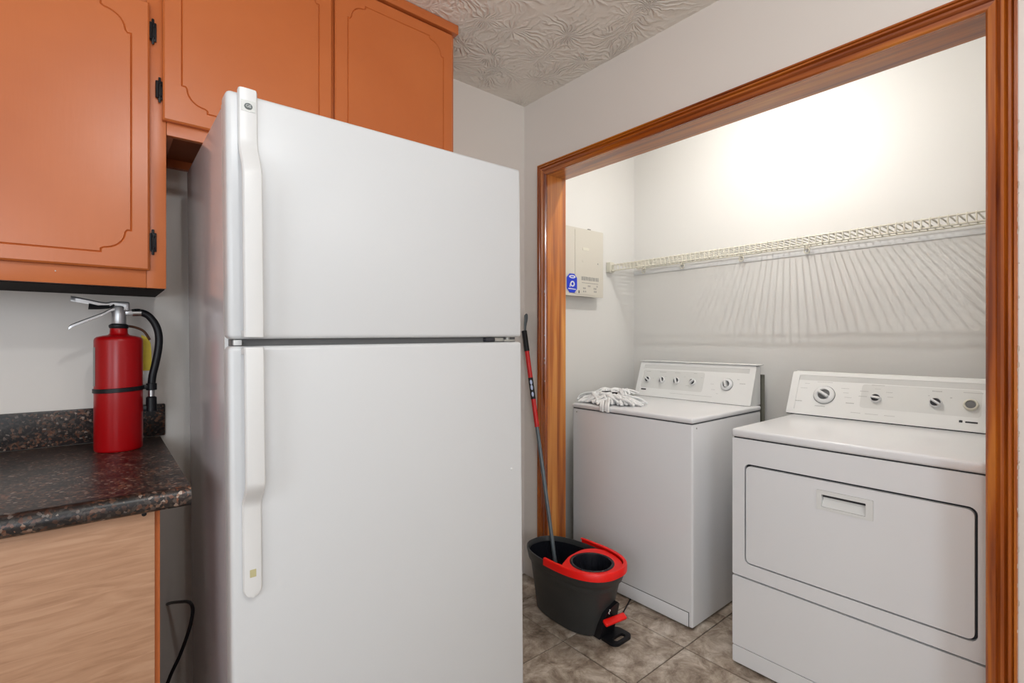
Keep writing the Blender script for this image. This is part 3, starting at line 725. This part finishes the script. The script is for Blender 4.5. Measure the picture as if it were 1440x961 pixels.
wd = [(1.74, .150, .03, .003), (1.643, .150, .045, .0035), (1.549, .150, .035, .003), (1.44, .152, .02, .003), (1.335, .100, .018, .002), (1.325, .07, .02, .002), (1.300, .050, .012, .002), (1.175, .112, .03, .004), (1.20, .133, .012, .003), (1.62, .125, .012, .002), (1.70, .11, .008, .002), (1.50, .13, .01, .002), (1.475, .08, .02, .003), (1.40, .13, .012, .002), (1.45, .03, .25, .0018)]
wk = [(1.735, .100, .0165, 'knob', -40), (1.640, .102, .0185, 'knob', 110), (1.546, .103, .0185, 'knob', 110), (1.447, .103, .0175, 'knob', 50), (1.256, .103, .031, 'dial', 110)]
console(wa, 1.119, 1.806, 2.46, .8910, 2.53, 1.087, 2.575, wk, [(1.385, 1.775, .050, .160)], wd, [(1.752, .040, .034, .0075)])
bm = bmesh.new(); box(bm, 2.522, 2.590, 1.110, 1.81, 1.0895, 1.0955, .002); obj('console_cap', bm, 'consolewhite', wa)
bm = bmesh.new(); tube(bm, smooth_path([(2.62, 1.13, .30), (2.62, 1.13, .6), (2.62, 1.13, 1.00), (2.62, 1.13, 1.03)], 4), .011, 10); tube(bm, smooth_path([(2.545, 1.18, .25), (2.59, 1.15, .25), (2.62, 1.13, .30)], 4), .011, 10)
obj('drain_hose', bm, 'hose', wa)
for x in (WX + .05, WXB - .05):
    for y in (WY0 + .05, WY1 - .05):
        bm = bmesh.new(); lathe(bm, [(0, 0), (.016, 0), (.016, .0055), (0, .0055)], Matrix.Translation((x, y, .0008)), 12); obj('foot', bm, 'black', wa)

dr = thing('clothes_dryer', (2.18, .543, 0), 'white front-loading clothes dryer with a wide hamper door beside the right casing', 'dryer')
DX, DY0, DY1, DXB = 1.838, .178, .903, 2.50
obj('cabinet', B(DX + .016, DXB, DY0, DY1, .006, .851, bev=.004), 'enamel', dr)
fn = on_front(DX)
bm = bmesh.new(); slab(bm, rrect(DY0, DY1, .339, .851, .004, 2), [rrect(.222, .8575, .390, .7605, .020, 6)], 0, .0155, fn); obj('front_panel', bm, 'enamel', dr, False)
bm = bmesh.new(); slab(bm, rrect(.2285, .851, .3965, .7530, .017, 6), [rrect(.4585, .6165, .657, .722, .002, 2)], -.002, .013, fn); dd_ = obj('hamper_door', bm, 'enamel', dr, False)
bm = bmesh.new(); box(bm, DX + .0135, DX + .0158, DY0 + .003, DY1 - .003, .062, .765); obj('gap_backing', bm, 'seam', dr, False)  # black sheet behind the panels, paints the shade in their gaps
bm = bmesh.new(); slab(bm, rrect(DY0, DY1, .073, .3325, .004, 2), [], 0, .0155, fn); obj('lower_panel', bm, 'enamel', dr, False)
bm = bmesh.new(); slab(bm, rrect(DY0, DY1, .008, .070, .004, 2), [], .0005, .0155, fn); obj('toe_panel', bm, 'enamel', dr, False)
bm = bmesh.new(); slab(bm, rrect(.459, .616, .6575, .7215, .002, 2), [rrect(.478, .602, .667, .708, .002, 2)], -.0045, .0100, fn); hr = obj('handle_surround', bm, 'consolewhite', dd_, False)
bm = bmesh.new()
pp = [(DX + .0005, .6675), (DX + .0122, .690), (DX + .0122, .7075), (DX + .0128, .7075), (DX + .0128, .6675)]
slab(bm, [(a, b) for a, b in pp], [], .4785, .6015, lambda a, b, d: (a, d, b)); obj('pull_scoop', bm, 'consolewhite', dd_, False)
obj('pull_shade', B(DX + .0095, DX + .0118, .4795, .6005, .6975, .7075), 'seam', dd_, False)  # dark strip painted as the shade at the top of the pull pocket
obj('top_seam', B(DX + .005, DXB - .002, DY0 + .004, DY1 - .004, .8512, .8548), 'seam', dr, False)
obj('top_panel', B(DX - .003, DXB, DY0 - .002, DY1 + .002, .855, .8855, bev=.009, seg=4), 'enamel', dr, ang=50)
dd2 = [(.795, .158, .06, .002), (.875, .125, .028, .002), (.865, .148, .02, .002), (.715, .135, .03, .002), (.71, .115, .02, .002), (.70, .095, .026, .002), (.888, .062, .028, .004), (.690, .070, .03, .004), (.60, .158, .045, .003), (.645, .128, .03, .003), (.648, .105, .03, .003), (.560, .13, .022, .003), (.555, .11, .02, .003), (.60, .142, .02, .002), (.665, .030, .035, .002), (.61, .030, .045, .002), (.55, .030, .035, .002), (.412, .148, .03, .005), (.31, .150, .055, .003), (.435, .128, .006, .003), (.370, .125, .008, .004), (.80, .045, .04, .004)]
dk = [(.790, .098, .040, 'dial', -30), (.602, .100, .0185, 'knob', -8), (.413, .100, .0190, 'knob', -35), (.314, .101, .0215, 'button', 0)]
console(dr, .197, .932, 2.40, .8895, 2.49, 1.073, 2.535, dk, [(.285, .655, .055, .160)], dd2, [(.338, .036, .010, .009), (.309, .035, .034, .006)])
for x in (DX + .05, DXB - .05):
    for y in (DY0 + .05, DY1 - .05):
        bm = bmesh.new(); lathe(bm, [(0, 0), (.016, 0), (.016, .0050), (0, .0050)], Matrix.Translation((x, y, .0008)), 12); obj('foot', bm, 'black', dr)

# ================================================================ MOP HEAD ON WASHER
mh = thing('string_mop', (2.04, 1.665, .8895), 'white string mop head with a black connector lying on the washing machine lid', 'mop')
bm = bmesh.new(); rnd = random.Random(3)
zt = .8895
for k in range(210):
    lay = rnd.random(); a = rnd.uniform(0, 2 * PI)
    rx, ry = .125, .185
    ex = math.cos(a) * rx * rnd.uniform(.55, 1.05); ey = math.sin(a) * ry * rnd.uniform(.55, 1.05)
    h = .012 + .034 * lay
    cx, cy = 2.05 + rnd.uniform(-.035, .035), 1.665 + rnd.uniform(-.06, .06)
    tw = rnd.uniform(-.03, .03)
    pts = []
    for q in range(7):
        t = q / 6
        x = cx + ex * t + (-math.sin(a)) * tw * math.sin(t * PI * 1.5); y = cy + ey * t + math.cos(a) * tw * math.sin(t * PI * 1.5)
        z = zt + .0098 + h * (1 - t * t) + .003 * math.sin(t * 9 + k)
        x = max(WX + .002 if y > 1.60 or y < 1.5 else WX - .012, x); y = min(y, 1.815)
        pass
        pts.append((x, y, z))
    tube(bm, smooth_path(pts, 2), [.0062] * 12 + [.005], 6)
# strands hanging over the front edge
for k in range(9):
    y = 1.545 + rnd.uniform(0, .055)
    x0 = WX + .06
    tube(bm, smooth_path([(x0, y + .05, zt + .025), (WX + .02, y + .02, zt + .016), (WX - .007, y, zt + .006), (WX - .0115, y - .004, zt - .014 - .012 * rnd.random())], 3), .0058, 6)
o = obj('strings', bm, 'cotton', mh, ang=60); o['kind'] = 'stuff'
bm = bmesh.new(); box(bm, 2.028, 2.046, 1.605, 1.70, zt + .050, zt + .060, .003); box(bm, 2.020, 2.050, 1.645, 1.668, zt + .046, zt + .063, .003)
obj('connector', bm, 'black', mh)
bm = bmesh.new()
for k in range(26):
    y = 1.58 + .14 * rnd.random(); x = 2.07 + rnd.uniform(-.01, .05); s = rnd.uniform(-.05, .05)
    tube(bm, smooth_path([(x - .03, y - s, zt + .048), (x, y, zt + .066 + .006 * rnd.random()), (x + .05, y + s, zt + .05)], 3), .006, 6)
obj('loop_strings', bm, 'cotton', mh, ang=60)['kind'] = 'stuff'

# ================================================================ ELECTRICAL PANEL
ep = thing('electrical_panel', (2.115, 1.925, 1.466), 'cream metal electrical panel with a blue sticker on the alcove left wall', 'electrical panel')
PX0, PX1, PY, PZ0, PZ1 = 1.935, 2.272, 1.890, 1.466, 1.848
obj('box', B(PX0 + .008, PX1 - .008, PY + .010, YA - .001, PZ0 + .006, PZ1 - .006), 'cream', ep, False)
bm = bmesh.new(); slab(bm, rrect(PX0, PX1, PZ0, PZ1, .002, 2), [], PY, PY + .0098, lambda a, b, d: (a, d, b)); cv = obj('cover', bm, 'cream', ep, False)
G = lambda a, b, d: (a, PY - d, b)
bm = bmesh.new(); slab(bm, rrect(2.030, PX1 - .008, PZ0 + .010, PZ1 - .010, .003, 2), [], .0025, .0002, G); dr_ = obj('door', bm, 'cream', ep, False)
bm = bmesh.new(); slab(bm, rrect(2.090, 2.145, 1.726, 1.742, .007, 4), [], .0045, .0026, G); obj('latch', bm, 'creamplastic', dr_, False)
bm = bmesh.new(); slab(bm, rrect(2.088, 2.132, 1.658, 1.672, .006, 4), [], .0034, .0026, G); obj('embossed_mark', bm, 'cream', dr_, False)
bm = bmesh.new(); lathe(bm, [(0, 0), (.004, 0), (.004, .002), (0, .003)], Matrix.Translation((2.222, PY - .0026, 1.66)) @ Matrix.Rotation(PI / 2, 4, 'X'), 10); obj('screw', bm, 'hingegrey', dr_)
bm = bmesh.new(); box(bm, 2.145, 2.165, PY + .001, PY + .012, PZ1 + .0002, PZ1 + .006, .001); obj('top_clip', bm, 'gasket', ep)
# blue sticker (octagon)
a0, a1, b0, b1, c_ = 1.963, 2.045, 1.481, 1.586, .022
octo = [(a0 + c_, b0), (a1 - c_, b0), (a1, b0 + c_), (a1, b1 - c_), (a1 - c_, b1), (a0 + c_, b1), (a0, b1 - c_), (a0, b0 + c_)]
bm = bmesh.new(); slab(bm, octo, [], .0032, .0027, G); st = obj('blue_sticker', bm, 'blue', ep, False)
bm = bmesh.new()
slab(bm, circ(2.006, 1.569, .026, 20, .009), [circ(2.006, 1.569, .016, 14, .0032)], .0036, .0033, G)
slab(bm, circ(2.008, 1.530, .018, 20, .016), [circ(2.008, 1.530, .009, 14, .009)], .0036, .0033, G)
slab(bm, [(1.984, 1.512), (1.991, 1.512), (1.993, 1.532), (1.988, 1.532)], [], .0036, .0033, G)
slab(bm, [(1.975, 1.500), (2.035, 1.498), (2.035, 1.503), (1.975, 1.505)], [], .0036, .0033, G)
obj('sticker_print', bm, 'paper', st, False)
bm = bmesh.new()
for k in range(17):
    a = 2.082 + k * .0088; slab(bm, [(a, 1.556), (a + random.uniform(.003, .006), 1.556), (a + random.uniform(.003, .006), 1.574 + random.uniform(0, .006)), (a, 1.578)], [], .0030, .0026, G)
slab(bm, [(2.085, 1.541), (2.225, 1.541), (2.225, 1.5435), (2.085, 1.5435)], [], .0030, .0026, G)
for a, b in ((2.10, 1.512), (2.112, 1.512), (2.190, 1.514), (2.203, 1.514), (2.192, 1.497), (2.205, 1.497), (2.10, 1.494), (2.116, 1.494), (2.14, 1.526), (2.152, 1.526), (2.215, 1.528)):
    slab(bm, rrect(a - .004, a + .004, b - .005, b + .004, .001, 1), [rrect(a - .0018, a + .0018, b - .003, b + .001, .0004, 1)], .0030, .0026, G)
obj('printed_lettering', bm, 'printgrey', dr_, False)['kind'] = 'stuff'
obj('dark_tab', B(2.058, 2.064, PY - .0034, PY - .0026, 1.481, 1.497), 'black', ep, False)

# ================================================================ WIRE SHELF
ws = thing('wire_shelf', (2.52, 1.0, 1.68), 'cream wire closet shelf running along the alcove wall above the machines', 'shelf')
SX0, SX1, SZ, SY0, SY1 = 2.400, 2.648, 1.680, .075, 1.925
rw = .0034
def rod(name, x, z, r=rw, y0=SY0, y1=SY1):
    bm = bmesh.new(); tube(bm, [(x, y0, z), (x, y1, z)], r, 10); obj(name, bm, 'creamplastic', ws)
rod('front_rod', SX0, SZ - .005, .0036); rod('lip_rod', SX0 + .002, SZ - .038, .0040); rod('back_rod', SX1, SZ - .005, .0036)
bm = bmesh.new()
tube(bm, [(SX1 - .001, 0, SZ), (SX0 + .006, 0, SZ), (SX0 - .001, 0, SZ - .004), (SX0 - .002, 0, SZ - .012), (SX0 - .002, 0, SZ - .040)], .0031, 8)
w0 = None; y = SY0 + .012
while y < SY1 - .006:
    if w0 is None:
        w0 = obj('wire', bm, 'creamplastic', ws, loc=None)
        for v in w0.data.vertices: v.co.y += ws.location.y
        w0.location = (0, y - ws.location.y, 0)
    else:
        c = w0.copy(); COL.objects.link(c); c.location = (0, y - ws.location.y, 0)
    y += .0258
bm = bmesh.new(); box(bm, 2.383, 2.425, 1.927, YA - .001, 1.632, 1.694, .003); box(bm, 2.390, 2.418, 1.915, 1.927, 1.638, 1.648, .002); obj('end_bracket', bm, 'creamplastic', ws)
bm = bmesh.new(); box(bm, 2.383, 2.425, YR + .001, .072, 1.632, 1.694, .003); obj('end_bracket', bm, 'creamplastic', ws)
obj('wall_ledger', B(XB - .0045, XB - .001, YR + .002, YA - .002, 1.636, 1.662, bev=.0015), 'plasticwhite', ws)
for y in (.215, .93, 1.25, 1.60, 1.87):
    bm = bmesh.new(); ring = [(2.642, y + .012 * math.cos(t), 1.655 + .014 * math.sin(t)) for t in [2 * PI * k / 14 for k in range(15)]]
    tube(bm, ring, .0028, 6); box(bm, 2.636, XB - .0105, y - .006, y + .006, 1.664, 1.684, .001); obj('wall_clip', bm, 'creamplastic', ws)

# ================================================================ MOP BUCKET
bk = thing('mop_bucket', (1.60, 1.50, 0), 'charcoal spin mop bucket with a red wringer rim on the tiled floor', 'bucket')
def sel(cx, cy, a, b, z, n=56, e=2.5, egg=0.0):
    out = []
    for k in range(n):
        t = 2 * PI * k / n; c, s = math.cos(t), math.sin(t)
        x = a * math.copysign(abs(c) ** (2 / e), c); y = b * math.copysign(abs(s) ** (2 / e), s)
        x *= 1 + egg * (-y / b)
        out.append((cx + x, cy + y, z))
    return out
def loft(bm, layers, cap0=False, cap1=False):
    R_ = [[bm.verts.new(p) for p in L] for L in layers]
    for a, b in zip(R_[:-1], R_[1:]):
        n = len(a)
        for k in range(n): bm.faces.new((a[k], a[(k + 1) % n], b[(k + 1) % n], b[k]))
    if cap0: bm.faces.new(R_[0][::-1])
    if cap1: bm.faces.new(R_[-1])
    bmesh.ops.recalc_face_normals(bm, faces=bm.faces[:]); return bm
RC, RA, RB, RZ = (1.572, 1.475), .136, .243, .287
def lay(t, grow=0.0, z=None):
    """bucket outline from base (t=0) to rim (t=1)"""
    cx = 1.603 + (RC[0] - 1.603) * t; cy = 1.515 + (RC[1] - 1.515) * t
    a = .098 + (.126 - .098) * t; b = .183 + (.232 - .183) * t
    return sel(cx, cy, a + grow, b + grow, z if z is not None else t * RZ, egg=.05)
bm = bmesh.new()
L = [lay(0, -.010, .001), lay(0, -.003, .003), lay(.02, 0), lay(.25), lay(.5), lay(.80), lay(.815, .003), lay(.83, .008), lay(.97, .011), lay(1.0, .010, RZ), lay(1.0, .006, RZ + .002), lay(1.0, .003, RZ - .002), lay(.85, .002), lay(.5, -.004), lay(.12, -.004)]
loft(bm, L, True, True); obj('tub', bm, 'bucket', bk, ang=40)
# inner liner, slightly glossier
bm = bmesh.new(); loft(bm, [lay(.93, -.0015), lay(.86, .000), lay(.5, -.0060), lay(.40, -.012), lay(.36, -.03)], False, True)
bmesh.ops.reverse_faces(bm, faces=bm.faces[:]); obj('liner', bm, 'bucketdark', bk, ang=40)
# red wringer plate over the front half
WC = (1.566, 1.362)
rim = [(x, y) for x, y, z in lay(1.0, .001, RZ)]
front = [p for p in rim if p[1] < 1.425]
front.sort(key=lambda p: math.atan2(p[1] - 1.425, p[0] - WC[0]))     # from left over the bottom to right
# rear edge bulges round the basket
rear = []
lx, rx_ = front[0], front[-1]
for k in range(1, 16):
    t = k / 16; x = rx_[0] + (lx[0] - rx_[0]) * t
    y = 1.425 + .042 * math.sin(PI * t) ** 1.3 + .030 * (1 - t) ** 2 * math.sin(PI * min(1, t * 2))
    rear.append((x, y))
bm = bmesh.new(); slab(bm, front + rear, [circ(WC[0], WC[1], .083, 36)], RZ + .010, RZ - .002, lambda a, b, d: (a, b, d))
obj('wringer_plate', bm, 'redplastic', bk, ang=40)
bm = bmesh.new(); lathe(bm, [(.080, .012), (.086, .014), (.092, .0115), (.092, .0102), (.0822, .0102), (.0822, 0), (.078, -.05), (.066, -.085), (0, -.088), (0, -.085), (.062, -.081), (.0745, -.05), (.078, .004), (.080, .012)], Matrix.Translation((WC[0], WC[1], RZ)), 40)
obj('spin_basket', bm, 'bucketdark', bk, ang=40)
bm = bmesh.new()
for k in range(18):
    t = 2 * PI * k / 18; c, s = math.cos(t), math.sin(t)
    tube(bm, [(WC[0] + .0775 * c, WC[1] + .0775 * s, RZ - .003), (WC[0] + .0735 * c, WC[1] + .0735 * s, RZ - .05), (WC[0] + .061 * c, WC[1] + .061 * s, RZ - .080)], .0017, 5)
obj('basket_ribs', bm, 'bucketdark', bk)
# red bail handle folded down round the front rim
bm = bmesh.new()
A0, A1 = math.radians(176), math.radians(372)
outer = []; N_ = 40
rows = []
for k in range(N_ + 1):
    t = A0 + (A1 - A0) * k / N_; c, s = math.cos(t), math.sin(t)
    e = 2.5; x = math.copysign(abs(c) ** (2 / e), c); y = math.copysign(abs(s) ** (2 / e), s)
    a, b = RA + .005, RB + .003; eg = 1 + .05 * (-y)
    up = .004 * math.sin(PI * k / N_)
    px, py = RC[0] + a * x * eg, RC[1] + .004 + b * y
    nx, ny = x / a, y / b; l = math.hypot(nx, ny); nx /= l; ny /= l
    w = .0085 if 2 < k < N_ - 2 else .006
    z0 = RZ - .012 + up; z1 = RZ + .018 + up
    rows.append([bm.verts.new((px + nx * dx, py + ny * dx, z)) for dx, z in ((.002, z0), (.006, z0), (.006, z1 - .004), (.003, z1), (-w, z1), (-w - .002, z1 - .003), (-w, z1 - .006), (.002, z1 - .006))])
for a, b in zip(rows[:-1], rows[1:]):
    for k in range(8): bm.faces.new((a[k], a[(k + 1) % 8], b[(k + 1) % 8], b[k]))
bm.faces.new(rows[0]); bm.faces.new(rows[-1][::-1]); bmesh.ops.recalc_face_normals(bm, faces=bm.faces[:])
obj('carry_handle', bm, 'redplastic', bk, ang=40)
# pedal bracket at the front end
bm = bmesh.new()
def arcpts(y, z): return None
brk = [(1.555, .003), (1.645, .003), (1.642, .06), (1.632, .140), (1.622, .150), (1.600, .146), (1.572, .135), (1.557, .115), (1.552, .060)]
slab(bm, brk, [], 1.313, 1.350, lambda a, b, d: (a, d - .29 * b, b)); obj('pedal_housing', bm, 'black', bk)
bm = bmesh.new()
slab(bm, rrect(1.560, 1.675, 1.235, 1.325, .026, 6), [rrect(1.585, 1.650, 1.250, 1.275, .010, 5)], .013, .002, lambda a, b, d: (a, b, d)); obj('foot_plate', bm, 'black', bk)
bm = bmesh.new(); box(bm, -.052, .052, -.014, .014, -.007, .007, .005, 3, Matrix.Translation((1.590, 1.262, .094)) @ Matrix.Rotation(math.radians(-14), 4, 'Z') @ Matrix.Rotation(math.radians(-4), 4, 'Y') @ Matrix.Rotation(math.radians(25), 4, 'X'))
pd = obj('foot_pedal', bm, 'redplastic', bk)
bm = bmesh.new(); box(bm, 1.585, 1.612, 1.268, 1.300, .080, .094, .003); obj('pedal_arm', bm, 'black', bk)
bm = bmesh.new(); tube(bm, smooth_path([(1.571, 1.273, .135), (1.577, 1.275, .130), (1.570, 1.278, .122), (1.577, 1.280, .114)], 4), .0022, 6); obj('spring', bm, 'paper', bk)

wc_ = tag(obj('floor_cord', tube(bmesh.new(), smooth_path([(1.715, 1.345, .0042), (1.79, 1.375, .0042), (1.85, 1.400, .0042), (1.912, 1.425, .0042)], 5), .003, 8), 'black', loc=(1.80, 1.38, 0)),
          'thin black cord on the floor between the mop bucket and washing machine', 'cord')

# ================================================================ MOP
PA, PB = Vector((1.594, 1.590, .125)), Vector((1.660, 1.896, 1.27))
mp = thing('mop', tuple(PA), 'mop with red and grey pole standing in the bucket and leaning into the corner', 'mop')
dv = PB - PA; L = dv.length; dn = dv.normalized()
def seg(name, s0, s1, r, m, sg=14):
    bm = bmesh.new(); tube(bm, [PA + dv * s0, PA + dv * s1], r, sg); return obj(name, bm, m, mp)
seg('pole', .0, .585, .0092, 'teal'); seg('lower_collar', -.0, .03, .013, 'black'); seg('pole_collar', .40, .415, .0105, 'teal')
seg('red_sleeve', .5855, .905, .0115, 'redgrip'); sl = seg('label_band', .70, .79, .0119, 'black')
tc = PA + dv * .745
a_, b_ = frame_from(dn)
cdir = (Vector((0, 0, 1.22)) - tc); cdir = (cdir - dn * cdir.dot(dn)).normalized(); sd = dn.cross(cdir)
bm = bmesh.new()
for k, (o_, hh, ww) in enumerate(((.030, .012, .0060), (.004, .013, .0058), (-.030, .012, .0055))):
    c = tc + dn * o_ + cdir * .0105
    mxk = Matrix(((sd.x, dn.x, cdir.x, c.x), (sd.y, dn.y, cdir.y, c.y), (sd.z, dn.z, cdir.z, c.z), (0, 0, 0, 1)))
    slab(bm, [tuple(p) for p in circ(0, 0, ww, 14, hh)], [], .0028, .0008, lambda a, b, d: tuple(mxk @ Vector((a, b, d))))
obj('label_print', bm, mat('pale_blue_print', (.45, .52, .72), .5), sl, False)
seg('black_grip', .906, .995, .0135, 'black')
bm = bmesh.new()
top = PA + dv * .99
ld = Vector((-.1, .0, 0))
pts = [top + Vector((.004, .0, -.01)), top + Vector((.006, .001, .03)), top + Vector((.012, .002, .06)), top + Vector((.014, .003, .085)), top + Vector((.011, .003, .093))]
tube(bm, smooth_path(pts, 4), [.006, .006, .007, .0075, .008, .009, .0095, .010, .0105, .0110, .0115, .0115, .0115, .011, .009, .007, .004], 12, sx=.5)
obj('hang_loop', bm, 'teal', mp)
